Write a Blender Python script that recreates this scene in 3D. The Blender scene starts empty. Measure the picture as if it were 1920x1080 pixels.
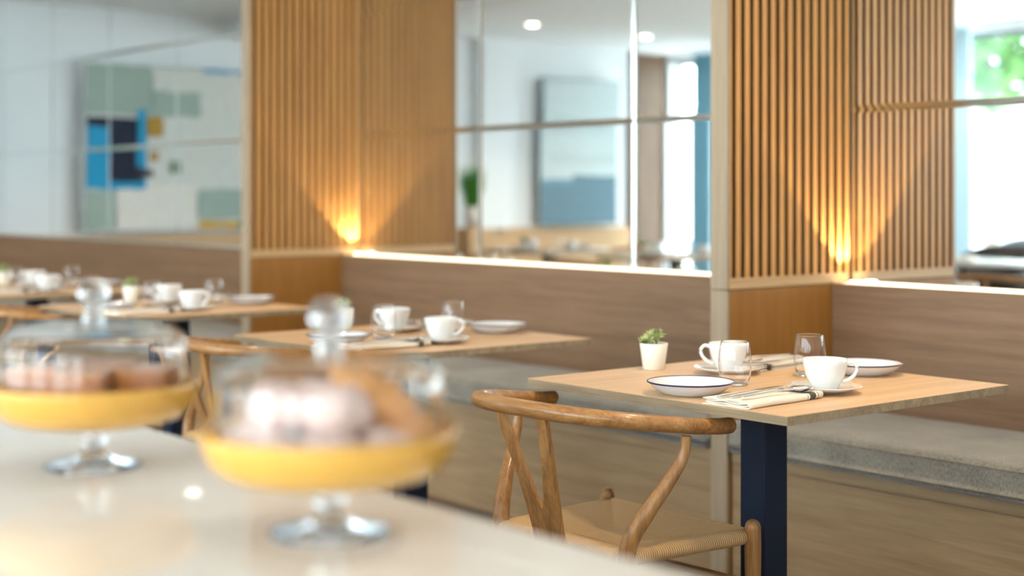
import bpy, bmesh, math, random
from mathutils import Vector, Matrix
random.seed(4)
PI = math.pi
SC = bpy.context.scene
COL = SC.collection

# ------------------------------------------------------------------ camera
cam_d = bpy.data.cameras.new('camera')
cam = bpy.data.objects.new('camera', cam_d); COL.objects.link(cam)
cam.location = (0, 0, 1.193)
cam.rotation_euler = (math.radians(90), 0, math.radians(50.59))
cam_d.sensor_width = 36; cam_d.lens = 52.65; cam_d.shift_y = -0.093
cam_d.clip_start = 0.05; cam_d.clip_end = 200
cam_d.dof.use_dof = True; cam_d.dof.focus_distance = 3.22; cam_d.dof.aperture_fstop = 1.75
SC.camera = cam

# ------------------------------------------------------------------ world, exposure
SC.view_settings.view_transform = 'Standard'
SC.view_settings.look = 'None'
SC.view_settings.gamma = 1
SC.view_settings.exposure = 0.52
world = bpy.data.worlds.new('daylight'); SC.world = world
world.use_nodes = True
bg = world.node_tree.nodes['Background']
bg.inputs[0].default_value = (0.80, 0.91, 1.0, 1)
bg.inputs[1].default_value = 13.5
SC.cycles.max_bounces = 14; SC.cycles.diffuse_bounces = 4; SC.cycles.glossy_bounces = 8
SC.cycles.transmission_bounces = 12; SC.cycles.transparent_max_bounces = 12
SC.cycles.sample_clamp_indirect = 6.0
SC.cycles.caustics_reflective = True; SC.cycles.caustics_refractive = True
SC.cycles.blur_glossy = 0.6

def area(name, loc, rot, sx, sy, power, color, portal=False):
    l = bpy.data.lights.new(name, 'AREA'); l.shape = 'RECTANGLE'; l.size = sx; l.size_y = sy
    l.energy = power; l.color = color
    o = bpy.data.objects.new(name, l); COL.objects.link(o); o.location = loc; o.rotation_euler = rot
    if portal: l.cycles.is_portal = True
    return o

# room numbers
XW, XE, YS, YN, ZC = -11.6, 4.6, -3.7, 4.03, 2.7
YM = 3.978         # face of the mirrors
YW = 3.882         # face of the low back panels
YB = 3.385         # ends of the partitions
WIN = [(-11.5, -10.3), (-8.6, -5.75), (-5.35, -3.4), (-2.9, -0.9), (-0.4, 1.6), (2.1, 4.1)]  # windows right of the garden one are unseen, added to light the room
ZWIN0, ZWIN1 = 0.06, 2.62
for a, b in WIN:
    area('window_portal', ((a+b)/2, YS-0.1, (ZWIN0+ZWIN1)/2), (math.radians(90), 0, 0), b-a, ZWIN1-ZWIN0, 1, (1, 1, 1), True)

# ------------------------------------------------------------------ materials
MAT = {}
def nodes(name):
    m = bpy.data.materials.new(name); m.use_nodes = True
    nt = m.node_tree; b = nt.nodes['Principled BSDF']; MAT[name] = m
    return m, nt, b
def srgb(r, g, b):
    f = lambda c: (c/255/12.92) if c/255 <= 0.04045 else ((c/255+0.055)/1.055)**2.4
    return (f(r), f(g), f(b), 1)
def plain(name, col, rough=0.5, metal=0.0, spec=0.5, noise=0.0, nscale=20, **kw):
    m, nt, b = nodes(name)
    b.inputs['Roughness'].default_value = rough; b.inputs['Metallic'].default_value = metal
    b.inputs['Specular IOR Level'].default_value = spec
    b.inputs['Base Color'].default_value = col
    if noise:
        tc = nt.nodes.new('ShaderNodeTexCoord'); n = nt.nodes.new('ShaderNodeTexNoise'); n.inputs['Scale'].default_value = nscale
        n.inputs['Detail'].default_value = 4
        mx = nt.nodes.new('ShaderNodeMix'); mx.data_type = 'RGBA'
        mx.inputs[6].default_value = tuple(c*(1-noise) for c in col[:3])+(1,); mx.inputs[7].default_value = tuple(min(1, c*(1+noise)) for c in col[:3])+(1,)
        nt.links.new(tc.outputs['Object'], n.inputs['Vector']); nt.links.new(n.outputs['Fac'], mx.inputs[0]); nt.links.new(mx.outputs[2], b.inputs['Base Color'])
    for k, v in kw.items(): b.inputs[k.replace('_', ' ')].default_value = v
    return m
def wood(name, c1, c2, axis='x', rough=0.5, scale=1.0, coat=0.0, contrast=1.0, spec=0.4):
    """grain runs along the given axis"""
    m, nt, b = nodes(name); L = nt.links
    tc = nt.nodes.new('ShaderNodeTexCoord'); mp = nt.nodes.new('ShaderNodeMapping')
    s = {'x': (1.2, 30, 30), 'y': (30, 1.2, 30), 'z': (30, 30, 1.2)}[axis]
    mp.inputs['Scale'].default_value = tuple(v*scale for v in s)
    L.new(tc.outputs['Object'], mp.inputs['Vector'])
    n1 = nt.nodes.new('ShaderNodeTexNoise'); n1.inputs['Scale'].default_value = 1.0; n1.inputs['Detail'].default_value = 5; n1.inputs['Distortion'].default_value = 1.0
    n2 = nt.nodes.new('ShaderNodeTexNoise'); n2.inputs['Scale'].default_value = 7.0; n2.inputs['Detail'].default_value = 3
    L.new(mp.outputs[0], n1.inputs['Vector']); L.new(mp.outputs[0], n2.inputs['Vector'])
    ad = nt.nodes.new('ShaderNodeMath'); ad.operation = 'MULTIPLY_ADD'; ad.inputs[1].default_value = 0.45
    L.new(n2.outputs['Fac'], ad.inputs[0])
    sc = nt.nodes.new('ShaderNodeMath'); sc.operation = 'MULTIPLY'; sc.inputs[1].default_value = 0.6; L.new(n1.outputs['Fac'], sc.inputs[0]); L.new(sc.outputs[0], ad.inputs[2])
    cr = nt.nodes.new('ShaderNodeValToRGB')
    cr.color_ramp.elements[0].position = 0.5-0.17/contrast; cr.color_ramp.elements[0].color = c2
    cr.color_ramp.elements[1].position = 0.5+0.17/contrast; cr.color_ramp.elements[1].color = c1
    L.new(ad.outputs[0], cr.inputs[0]); L.new(cr.outputs[0], b.inputs['Base Color'])
    bp = nt.nodes.new('ShaderNodeBump'); bp.inputs['Strength'].default_value = 0.08; bp.inputs['Distance'].default_value = 0.002
    L.new(ad.outputs[0], bp.inputs['Height']); L.new(bp.outputs[0], b.inputs['Normal'])
    b.inputs['Roughness'].default_value = rough; b.inputs['Specular IOR Level'].default_value = spec
    b.inputs['Coat Weight'].default_value = coat; b.inputs['Coat Roughness'].default_value = 0.12
    return m
OAK1, OAK2 = srgb(206, 168, 122), srgb(176, 136, 92)
wood('oak_x', OAK1, OAK2, 'x'); wood('oak_y', OAK1, OAK2, 'y'); wood('oak_z', OAK1, OAK2, 'z')
wood('oak_grey_z', srgb(170, 150, 126), srgb(148, 128, 104), 'z')
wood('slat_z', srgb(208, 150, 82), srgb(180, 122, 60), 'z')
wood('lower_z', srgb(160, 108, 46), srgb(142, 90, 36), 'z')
wood('slat_back_gap_shade', srgb(96, 60, 26), srgb(66, 40, 16), 'z')
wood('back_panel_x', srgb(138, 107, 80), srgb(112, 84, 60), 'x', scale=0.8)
wood('bench_x', srgb(172, 144, 108), srgb(140, 112, 80), 'x', scale=0.7)
wood('table_top', srgb(222, 184, 142), srgb(200, 157, 114), 'y', scale=0.8, rough=0.42)
wood('table_edge', srgb(172, 148, 116), srgb(122, 102, 78), 'x', scale=0.9)
wood('chair_wood', srgb(190, 138, 80), srgb(128, 78, 36), 'x', scale=1.1, rough=0.35, coat=0.35)
wood('chair_wood_z', srgb(192, 142, 86), srgb(132, 84, 42), 'z', scale=1.1, rough=0.35, coat=0.35)
wood('column_brown', srgb(132, 104, 80), srgb(104, 80, 60), 'z'); wood('floor', srgb(132, 114, 98), srgb(104, 88, 72), 'x', scale=0.5, rough=0.4)
plain('wall_white', srgb(238, 241, 243), 0.8, noise=0.015, nscale=3)
plain('ceiling_white', srgb(242, 243, 243), 0.85)
plain('black_steel_sky_sheen', srgb(15, 32, 54), 0.55, spec=0.3, noise=0.05, nscale=200)  # black steel, its bluish sky reflection put into the base colour
plain('black', srgb(22, 21, 22), 0.5)
plain('black_seat', srgb(40, 34, 30), 0.55)
plain('grey_seat', srgb(96, 112, 124), 0.6)
plain('porcelain', srgb(232, 229, 224), 0.12, Coat_Weight=0.5)
plain('enamel', srgb(228, 229, 231), 0.1, Coat_Weight=0.6)
plain('enamel_rim', srgb(38, 26, 66), 0.2)
plain('steel', (0.93, 0.91, 0.89, 1), 0.24, 1.0)
plain('frame_metal', srgb(225, 228, 228), 0.4)
plain('frame_dark', srgb(74, 84, 88), 0.5)
plain('pot_cream', srgb(238, 232, 214), 0.55)
plain('soil', srgb(60, 46, 34), 0.95, noise=0.4, nscale=150)
plain('stone_ledge', srgb(206, 202, 198), 0.18, noise=0.04, nscale=8)
plain('curtain_teal', srgb(150, 190, 202), 0.8, Transmission_Weight=0.0)
plain('cake', srgb(170, 104, 54), 0.75, noise=0.25, nscale=40)
plain('cake_glaze', srgb(190, 128, 80), 0.25, noise=.15, nscale=40)
plain('sugar_bun', srgb(226, 196, 184), 0.85, noise=0.1, nscale=30)
plain('pastry_gold', srgb(226, 160, 90), 0.55, noise=0.22, nscale=30)
plain('green_grass', srgb(70, 140, 44), 0.6, noise=0.3, nscale=30)
plain('tree_leaf', srgb(70, 116, 50), 0.7, noise=0.3, nscale=3)
plain('bark', srgb(100, 84, 68), 0.9)
plain('paving', srgb(225, 222, 215), 0.9, noise=0.05, nscale=2)
plain('planter', srgb(206, 200, 192), 0.6)

def leafmat():
    m, nt, b = nodes('succulent')
    tc = nt.nodes.new('ShaderNodeTexCoord'); n = nt.nodes.new('ShaderNodeTexNoise'); n.inputs['Scale'].default_value = 70
    cr = nt.nodes.new('ShaderNodeValToRGB')
    cr.color_ramp.elements[0].position = 0.38; cr.color_ramp.elements[0].color = srgb(92, 122, 60)
    cr.color_ramp.elements[1].position = 0.66; cr.color_ramp.elements[1].color = srgb(222, 220, 150)
    nt.links.new(tc.outputs['Object'], n.inputs[0]); nt.links.new(n.outputs['Fac'], cr.inputs[0]); nt.links.new(cr.outputs[0], b.inputs['Base Color'])
    b.inputs['Roughness'].default_value = 0.45
leafmat()
def fabric():
    m, nt, b = nodes('fabric'); L = nt.links
    tc = nt.nodes.new('ShaderNodeTexCoord')
    n = nt.nodes.new('ShaderNodeTexNoise'); n.inputs['Scale'].default_value = 420; n.inputs['Detail'].default_value = 2
    n2 = nt.nodes.new('ShaderNodeTexNoise'); n2.inputs['Scale'].default_value = 9
    mp = nt.nodes.new('ShaderNodeMapping'); mp.inputs['Scale'].default_value = (1, 1, 0.25); L.new(tc.outputs['Object'], mp.inputs[0])
    L.new(mp.outputs[0], n.inputs[0]); L.new(tc.outputs['Object'], n2.inputs[0])
    cr = nt.nodes.new('ShaderNodeValToRGB')
    cr.color_ramp.elements[0].position = 0.32; cr.color_ramp.elements[0].color = srgb(100, 96, 90)
    cr.color_ramp.elements[1].position = 0.66; cr.color_ramp.elements[1].color = srgb(162, 155, 143)
    ad = nt.nodes.new('ShaderNodeMath'); ad.operation = 'MULTIPLY_ADD'; ad.inputs[1].default_value = 0.25
    L.new(n2.outputs['Fac'], ad.inputs[0]); L.new(n.outputs['Fac'], ad.inputs[2])
    sb = nt.nodes.new('ShaderNodeMath'); sb.operation = 'SUBTRACT'; sb.inputs[1].default_value = 0.12; L.new(ad.outputs[0], sb.inputs[0])
    L.new(sb.outputs[0], cr.inputs[0]); L.new(cr.outputs[0], b.inputs['Base Color'])
    bp = nt.nodes.new('ShaderNodeBump'); bp.inputs['Strength'].default_value = 0.35; bp.inputs['Distance'].default_value = 0.001
    L.new(n.outputs['Fac'], bp.inputs['Height']); L.new(bp.outputs[0], b.inputs['Normal'])
    b.inputs['Roughness'].default_value = 0.95; b.inputs['Specular IOR Level'].default_value = 0.15
    b.inputs['Sheen Weight'].default_value = 0.2
fabric()
def cord(name, axis):
    m, nt, b = nodes(name); L = nt.links
    tc = nt.nodes.new('ShaderNodeTexCoord')
    w = nt.nodes.new('ShaderNodeTexWave'); w.bands_direction = axis; w.inputs['Scale'].default_value = 52; w.inputs['Distortion'].default_value = 0.6; w.inputs['Detail'].default_value = 1
    w.inputs['Detail Scale'].default_value = 0.6
    L.new(tc.outputs['Object'], w.inputs[0])
    cr = nt.nodes.new('ShaderNodeValToRGB')
    cr.color_ramp.elements[0].position = 0.0; cr.color_ramp.elements[0].color = srgb(156, 108, 60)
    cr.color_ramp.elements[1].position = 0.45; cr.color_ramp.elements[1].color = srgb(226, 186, 132)
    L.new(w.outputs['Fac'], cr.inputs[0]); L.new(cr.outputs[0], b.inputs['Base Color'])
    bp = nt.nodes.new('ShaderNodeBump'); bp.inputs['Strength'].default_value = 0.5; bp.inputs['Distance'].default_value = 0.002
    L.new(w.outputs['Fac'], bp.inputs['Height']); L.new(bp.outputs[0], b.inputs['Normal'])
    b.inputs['Roughness'].default_value = 0.7
cord('cord_x', 'X'); cord('cord_y', 'Y')
def linen():
    m, nt, b = nodes('napkin_linen'); L = nt.links
    tc = nt.nodes.new('ShaderNodeTexCoord'); sp = nt.nodes.new('ShaderNodeSeparateXYZ'); L.new(tc.outputs['Object'], sp.inputs[0])
    cr = nt.nodes.new('ShaderNodeValToRGB'); cr.color_ramp.interpolation = 'CONSTANT'
    base = srgb(232, 220, 202); dark = srgb(84, 76, 70); mid = srgb(150, 140, 128)
    els = [(0, base), (0.735, mid), (0.745, base), (0.765, dark), (0.835, base), (0.855, mid), (0.865, base)]
    cr.color_ramp.elements[0].position = 0; cr.color_ramp.elements[0].color = base
    cr.color_ramp.elements[1].position = els[1][0]; cr.color_ramp.elements[1].color = els[1][1]
    for p, c in els[2:]:
        e = cr.color_ramp.elements.new(p); e.color = c
    mr = nt.nodes.new('ShaderNodeMapRange'); mr.inputs[1].default_value = -0.15; mr.inputs[2].default_value = 0.15
    L.new(sp.outputs['Y'], mr.inputs[0]); L.new(mr.outputs[0], cr.inputs[0]); L.new(cr.outputs[0], b.inputs['Base Color'])
    b.inputs['Roughness'].default_value = 0.95
linen()
def marble():
    m, nt, b = nodes('counter_stone'); L = nt.links
    tc = nt.nodes.new('ShaderNodeTexCoord'); n = nt.nodes.new('ShaderNodeTexNoise'); n.inputs['Scale'].default_value = 1.6; n.inputs['Detail'].default_value = 6; n.inputs['Distortion'].default_value = 2
    cr = nt.nodes.new('ShaderNodeValToRGB')
    cr.color_ramp.elements[0].position = 0.35; cr.color_ramp.elements[0].color = srgb(230, 218, 204)
    cr.color_ramp.elements[1].position = 0.65; cr.color_ramp.elements[1].color = srgb(240, 232, 222)
    L.new(tc.outputs['Object'], n.inputs[0]); L.new(n.outputs['Fac'], cr.inputs[0]); L.new(cr.outputs[0], b.inputs['Base Color'])
    b.inputs['Roughness'].default_value = 0.03; b.inputs['Specular IOR Level'].default_value = 0.5; b.inputs['IOR'].default_value = 1.55
marble()
def mirror_mat():
    m, nt, b = nodes('mirror')
    b.inputs['Base Color'].default_value = (0.90, 0.935, 0.925, 1); b.inputs['Metallic'].default_value = 1; b.inputs['Roughness'].default_value = 0.0
mirror_mat()
plain('mirror_edge', (.84, .90, .88, 1), 0.12, 1.0)
plain('seam', srgb(96, 106, 102), .6)
def glass(name, col=(1, 1, 1, 1), rough=0.0, ior=1.45):
    m = bpy.data.materials.new(name); m.use_nodes = True; nt = m.node_tree
    for n in list(nt.nodes): nt.nodes.remove(n)
    g = nt.nodes.new('ShaderNodeBsdfGlass'); g.inputs['Color'].default_value = col; g.inputs['Roughness'].default_value = rough; g.inputs['IOR'].default_value = ior
    o = nt.nodes.new('ShaderNodeOutputMaterial'); nt.links.new(g.outputs[0], o.inputs[0]); MAT[name] = m
glass('glass', ior=1.36); glass('thick_glass', (0.97, 0.985, 1, 1), 0, 1.5)
def amber():
    m, nt, b = nodes('amber_glass')
    b.inputs['Base Color'].default_value = (0.94, 0.56, 0.12, 1); b.inputs['Roughness'].default_value = 0.06
    b.inputs['Transmission Weight'].default_value = 0.5; b.inputs['IOR'].default_value = 1.42
amber()
def window_glass():
    m = bpy.data.materials.new('window_glass'); m.use_nodes = True; nt = m.node_tree
    for n in list(nt.nodes): nt.nodes.remove(n)
    t = nt.nodes.new('ShaderNodeBsdfTransparent'); t.inputs[0].default_value = (0.96, 0.98, 0.98, 1)
    g = nt.nodes.new('ShaderNodeBsdfGlossy'); g.inputs['Roughness'].default_value = 0
    mx = nt.nodes.new('ShaderNodeMixShader'); mx.inputs[0].default_value = 0.06
    o = nt.nodes.new('ShaderNodeOutputMaterial'); nt.links.new(t.outputs[0], mx.inputs[1]); nt.links.new(g.outputs[0], mx.inputs[2]); nt.links.new(mx.outputs[0], o.inputs[0])
    MAT['window_glass'] = m
window_glass()
def emit(name, col, strength):
    m = bpy.data.materials.new(name); m.use_nodes = True; nt = m.node_tree
    for n in list(nt.nodes): nt.nodes.remove(n)
    e = nt.nodes.new('ShaderNodeEmission'); e.inputs[0].default_value = col; e.inputs[1].default_value = strength
    o = nt.nodes.new('ShaderNodeOutputMaterial'); nt.links.new(e.outputs[0], o.inputs[0]); MAT[name] = m
emit('led_warm', (1, 0.80, 0.55, 1), 3.2); emit('lamp_lens', (1, 0.93, 0.82, 1), 12); emit('uplight_lens', (1, 0.80, 0.50, 1), 30)

# ------------------------------------------------------------------ mesh helpers
def BM(): return bmesh.new()
def box(bm, x0, x1, y0, y1, z0, z1, bev=0.0, seg=2, mi=0):
    g = bmesh.ops.create_cube(bm, size=1.0); vs = g['verts']
    for v in vs:
        v.co = Vector((x0+(v.co.x+.5)*(x1-x0), y0+(v.co.y+.5)*(y1-y0), z0+(v.co.z+.5)*(z1-z0)))
    fs = set(f for v in vs for f in v.link_faces)
    for f in fs: f.material_index = mi
    if bev:
        es = list(set(e for v in vs for e in v.link_edges))
        bmesh.ops.bevel(bm, geom=es, offset=bev, segments=seg, affect='EDGES', profile=0.5)
def lathe(bm, prof, n=40, cx=0, cy=0, closed=False, mi=0, smooth=True):
    rings = []
    for r, z in prof:
        if r < 1e-6: rings.append([bm.verts.new((cx, cy, z))])
        else: rings.append([bm.verts.new((cx+r*math.cos(2*PI*i/n), cy+r*math.sin(2*PI*i/n), z)) for i in range(n)])
    pr = list(zip(rings, rings[1:]))
    if closed: pr.append((rings[-1], rings[0]))
    for a, b in pr:
        for i in range(n):
            j = (i+1) % n
            if len(a) == 1 and len(b) == 1: break
            if len(a) == 1: f = bm.faces.new((a[0], b[i], b[j]))
            elif len(b) == 1: f = bm.faces.new((a[i], a[j], b[0]))
            else: f = bm.faces.new((a[i], a[j], b[j], b[i]))
            f.smooth = smooth; f.material_index = mi
def spline(pts, sub=8):
    """Catmull-Rom through tuples of any length"""
    out = []
    P = [pts[0]]+list(pts)+[pts[-1]]
    for i in range(1, len(P)-2):
        for k in range(sub):
            t = k/sub; a, b, c, d = P[i-1], P[i], P[i+1], P[i+2]
            out.append(tuple(0.5*((2*b[q])+(-a[q]+c[q])*t+(2*a[q]-5*b[q]+4*c[q]-d[q])*t*t+(-a[q]+3*b[q]-3*c[q]+d[q])*t**3) for q in range(len(b))))
    out.append(tuple(pts[-1])); return out
def tube(bm, pts, n=14, round_ends=True, flat=1.0, up=(0, 0, 1), mi=0):
    """pts: (x,y,z,r) swept tube; flat scales the radius along 'up'"""
    P = [Vector(p[:3]) for p in pts]; R = [p[3] for p in pts]
    if round_ends:
        def cap(p, q, r):
            d = (p-q).normalized()
            return [(p+d*r*s, r*k) for s, k in (((0.36, 0.70), (0.26, 0.88), (0.08, 0.98)) if round_ends == 'blunt' else ((0.95, 0.3), (0.75, 0.66), (0.4, 0.91)))]
        s = cap(P[0], P[1], R[0]); e = cap(P[-1], P[-2], R[-1])
        P = [a for a, _ in s]+P+[a for a, _ in reversed(e)]; R = [b for _, b in s]+R+[b for _, b in reversed(e)]
    rings = []; U = Vector(up)
    for i, p in enumerate(P):
        d = (P[min(i+1, len(P)-1)]-P[max(i-1, 0)]).normalized()
        a = U - d*U.dot(d)
        if a.length < 0.05: a = Vector((1, 0, 0)) - d*d.x
        a.normalize(); b = d.cross(a)
        rings.append([bm.verts.new(p+(a*math.cos(2*PI*k/n)*flat+b*math.sin(2*PI*k/n))*R[i]) for k in range(n)])
    for a, b in zip(rings, rings[1:]):
        for k in range(n):
            f = bm.faces.new((a[k], a[(k+1) % n], b[(k+1) % n], b[k])); f.smooth = True; f.material_index = mi
    for r in (rings[0], rings[-1]):
        f = bm.faces.new(r); f.material_index = mi
def ribbon(bm, pts, th, mi=0):
    """pts (x,y,z,halfwidth across x) strip along y with thickness th"""
    top = []; bot = []
    for x, y, z, w in pts:
        top.append((bm.verts.new((x-w, y, z)), bm.verts.new((x, y, z+th*.3)), bm.verts.new((x+w, y, z))))
        bot.append((bm.verts.new((x-w, y, z-th)), bm.verts.new((x, y, z-th*.7)), bm.verts.new((x+w, y, z-th))))
    def q(*v):
        f = bm.faces.new(v); f.smooth = True; f.material_index = mi
    for i in range(len(pts)-1):
        for k in (0, 1):
            q(top[i][k], top[i][k+1], top[i+1][k+1], top[i+1][k]); q(bot[i][k+1], bot[i][k], bot[i+1][k], bot[i+1][k+1])
        q(top[i][0], top[i+1][0], bot[i+1][0], bot[i][0]); q(top[i+1][2], top[i][2], bot[i][2], bot[i+1][2])
    for i in (0, -1):
        q(top[i][0], top[i][1], bot[i][1], bot[i][0]); q(top[i][1], top[i][2], bot[i][2], bot[i][1])
def obj(name, bm, mat, parent=None, label=None, fix=True):
    me = bpy.data.meshes.new(name)
    if fix: bmesh.ops.recalc_face_normals(bm, faces=bm.faces)
    bm.to_mesh(me); bm.free()
    for k in (mat if isinstance(mat, (list, tuple)) else [mat]): me.materials.append(MAT[k])
    o = bpy.data.objects.new(name, me); COL.objects.link(o); o.parent = parent
    if label: o['label'] = label
    return o
def struct(name, bm, mat, parent=None):
    o = obj(name, bm, mat, parent)
    if parent is None: o['kind'] = 'structure'
    return o
def tag(o, label, cat, group=None):
    o['label'] = label; o['category'] = cat
    if group: o['group'] = group
    return o
def thing(name, label, cat, loc=(0, 0, 0), rz=0, group=None):
    o = bpy.data.objects.new(name, None); COL.objects.link(o); o.empty_display_size = 0.05
    o.location = loc; o.rotation_euler = (0, 0, rz)
    return tag(o, label, cat, group)
def dup(root, loc, rz=None, label=None, group=None):
    def cp(o, par):
        c = o.copy(); COL.objects.link(c); c.parent = par
        for ch in list(o.children): cp(ch, c)
        return c
    r = cp(root, None); r.location = loc
    if rz is not None: r.rotation_euler = (0, 0, rz)
    if label: r['label'] = label
    if group: r['group'] = group
    return r
PROTO = {}
def place(key, make, loc, rz, label, group):
    """first use keeps the built thing itself, later uses copy it with its parts"""
    if key not in PROTO:
        o = make(); PROTO[key] = o; o.location = loc; o.rotation_euler = (0, 0, rz); o['label'] = label
        if group: o['group'] = group
        return o
    return dup(PROTO[key], loc, rz, label, group)

# ------------------------------------------------------------------ room shell
b = BM(); box(b, XW-.2, XE+.2, YS-.2, YN+.2, -0.1, 0); struct('floor', b, 'floor')
b = BM(); box(b, XW-.2, XE+.2, YS-.2, YN+.2, ZC, ZC+.1); struct('ceiling', b, 'ceiling_white')
b = BM(); box(b, XW-.2, XE+.2, YN, YN+.2, 0, ZC); struct('wall_north', b, 'wall_white')
b = BM(); box(b, XW-.2, XW, YS-.2, YN, 0, ZC); struct('wall_west', b, 'wall_white')
b = BM(); box(b, XE, XE+.2, YS-.2, YN, 0, ZC); struct('wall_east', b, 'wall_white')
b = BM()
xs = XW
for a, c in WIN:
    box(b, xs, a, YS-.2, YS, 0, ZC); box(b, a, c, YS-.2, YS, ZWIN1, ZC); box(b, a, c, YS-.2, YS, 0, ZWIN0); xs = c
box(b, xs, XE, YS-.2, YS, 0, ZC)
struct('wall_south', b, 'wall_white')
for i, (a, c) in enumerate(WIN):
    w = bpy.data.objects.new('window_%d' % (i+1), None); COL.objects.link(w); w['kind'] = 'structure'
    b = BM(); y = YS-.12; t = .035
    box(b, a, c, y-.03, y+.03, ZWIN0, ZWIN0+t)
    box(b, a, a+t, y-.03, y+.03, ZWIN0, ZWIN1); box(b, c-t, c, y-.03, y+.03, ZWIN0, ZWIN1)
    if c-a > 1: box(b, (a+c)/2-.02, (a+c)/2+.02, y-.03, y+.03, ZWIN0, ZWIN1)
    obj('window_frame', b, 'frame_metal', w)
    b = BM(); box(b, a, c, y-.03, y+.03, ZWIN1-.05, ZWIN1); obj('window_header', b, 'frame_dark', w)
    b = BM(); box(b, a+t, c-t, y-.004, y+.004, ZWIN0+t, ZWIN1-.05); obj('window_pane', b, 'window_glass', w)
# slatted cladding and low oak panelling at the far west wall
b = BM()
yy = -3.68
while yy < -3.2:
    box(b, XW+.03, XW+.05, yy, yy+.022, .0, ZC); yy += .04
box(b, XW, XW+.03, -3.69, -3.18, 0, ZC); struct('trim_1', b, 'column_brown')
b = BM(); box(b, XW, XW+.06, -3.18, 3.95, 0, .85); struct('trim_2', b, 'oak_y')
b = BM(); box(b, XW, XW+.12, -1.45, -1.1, .85, ZC); struct('trim_3', b, 'wall_white')
# lowered bulkhead strip over the seating run
b = BM(); box(b, XW, XE, 1.2, 1.55, 2.52, ZC); struct('trim_4', b, 'ceiling_white')

# ------------------------------------------------------------------ outside
b = BM(); box(b, -60, 40, -60, YS-.21, -0.3, -.12); struct('ground', b, 'paving')
b = BM(); box(b, -24, -4, -13.4, -13.2, -.12, 2.85); tag(obj('garden_wall', b, 'paving'), 'white garden wall outside the window, below the tree', 'wall')
def tree(x, y, h, label):
    t = thing('garden_tree', label, 'tree', (x, y, -.12), 0, 'trees outside the window')
    b = BM(); tube(b, [(0, 0, 0, .12), (.05, .02, h*.4, .09), (0, 0, h*.8, .04)]); obj('trunk', b, 'bark', t)
    b = BM()
    for k in range(1500):
        a = random.uniform(0, 2*PI); ph = random.uniform(-1, 1); r = (1-ph*ph)**.5
        R = random.uniform(.7, 1.05)
        c = Vector((math.cos(a)*r*1.7*R, math.sin(a)*r*1.7*R, h*.78+ph*1.3*R))
        u = Vector((random.gauss(0, 1), random.gauss(0, 1), random.gauss(0, 1))).normalized(); v = u.orthogonal().normalized()
        s = random.uniform(.12, .26)
        b.faces.new([b.verts.new(c+u*s), b.verts.new(c+v*s*.5), b.verts.new(c-u*s), b.verts.new(c-v*s*.5)])
    obj('foliage', b, 'tree_leaf', t, fix=False)
tree(-12.9, -12.0, 5.0, 'leafy green tree outside, nearer the window edge')
tree(-15.4, -15.6, 5.6, 'leafy green tree outside, behind the garden wall')

# ------------------------------------------------------------------ mirrors
def mirrors(x_edges, booth, tilt):
    zr = [(.893, 1.4665), (1.4665, 2.05), (2.05, 2.69)]
    rn = ['bottom', 'middle', 'top']
    for i in range(len(x_edges)-1):
        for j, (z0, z1) in enumerate(zr):
            x0, x1 = x_edges[i]+.0012, x_edges[i+1]-.0012; z0_, z1_ = z0+.0005, z1-.0005
            cx, cz = (x0+x1)/2, (z0_+z1_)/2; hw, hh = (x1-x0)/2, (z1_-z0_)/2; be = .012
            b = BM()
            def ring(dx, dy, y): return [b.verts.new((sx*(hw-dx), y, sz*(hh-dy))) for sx, sz in ((-1, -1), (1, -1), (1, 1), (-1, 1))]
            r0 = ring(0, 0, .006); r1 = ring(0, 0, .0025); r2 = ring(be, be, 0)
            for p, q in ((r0, r1), (r1, r2)):
                for k in range(4): b.faces.new((p[k], p[(k+1) % 4], q[(k+1) % 4], q[k])).material_index = 1
            b.faces.new(r2); b.faces.new(r0)
            o = obj('mirror_panel', b, ['mirror', 'mirror_edge'])
            o.location = (cx, YM, cz)
            o.rotation_euler = (math.radians(tilt[(i*3+j) % len(tilt)][0]), 0, math.radians(tilt[(i*3+j) % len(tilt)][1]))
            pos = ['leftmost', 'second from left', 'third from left', 'fourth from left', 'fifth from left', 'sixth from left'][i]
            tag(o, 'rectangular mirror tile with cut edges, %s row, %s in the %s booth' % (rn[j], pos, booth), 'mirror', 'mirror panels on the back wall')
T0 = [(0, 0), (.03, .05), (0, .0), (-.04, .04), (.05, -.05), (.02, 0), (.04, .05), (-.03, -.04)]
mirrors([-11.45, -10.566, -9.676, -8.784, -7.873, -6.966, -6.062], 'far left', T0)
mirrors([-6.0, -5.057, -4.105, -3.161], 'middle', T0)
mirrors([-3.093, -2.15, -1.20, -.25], 'right', T0)

b = BM(); box(b, XW+.1, -.2, YM+.012, YM+.03, .88, ZC-.005); struct('trim_5', b, 'seam')

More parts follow.
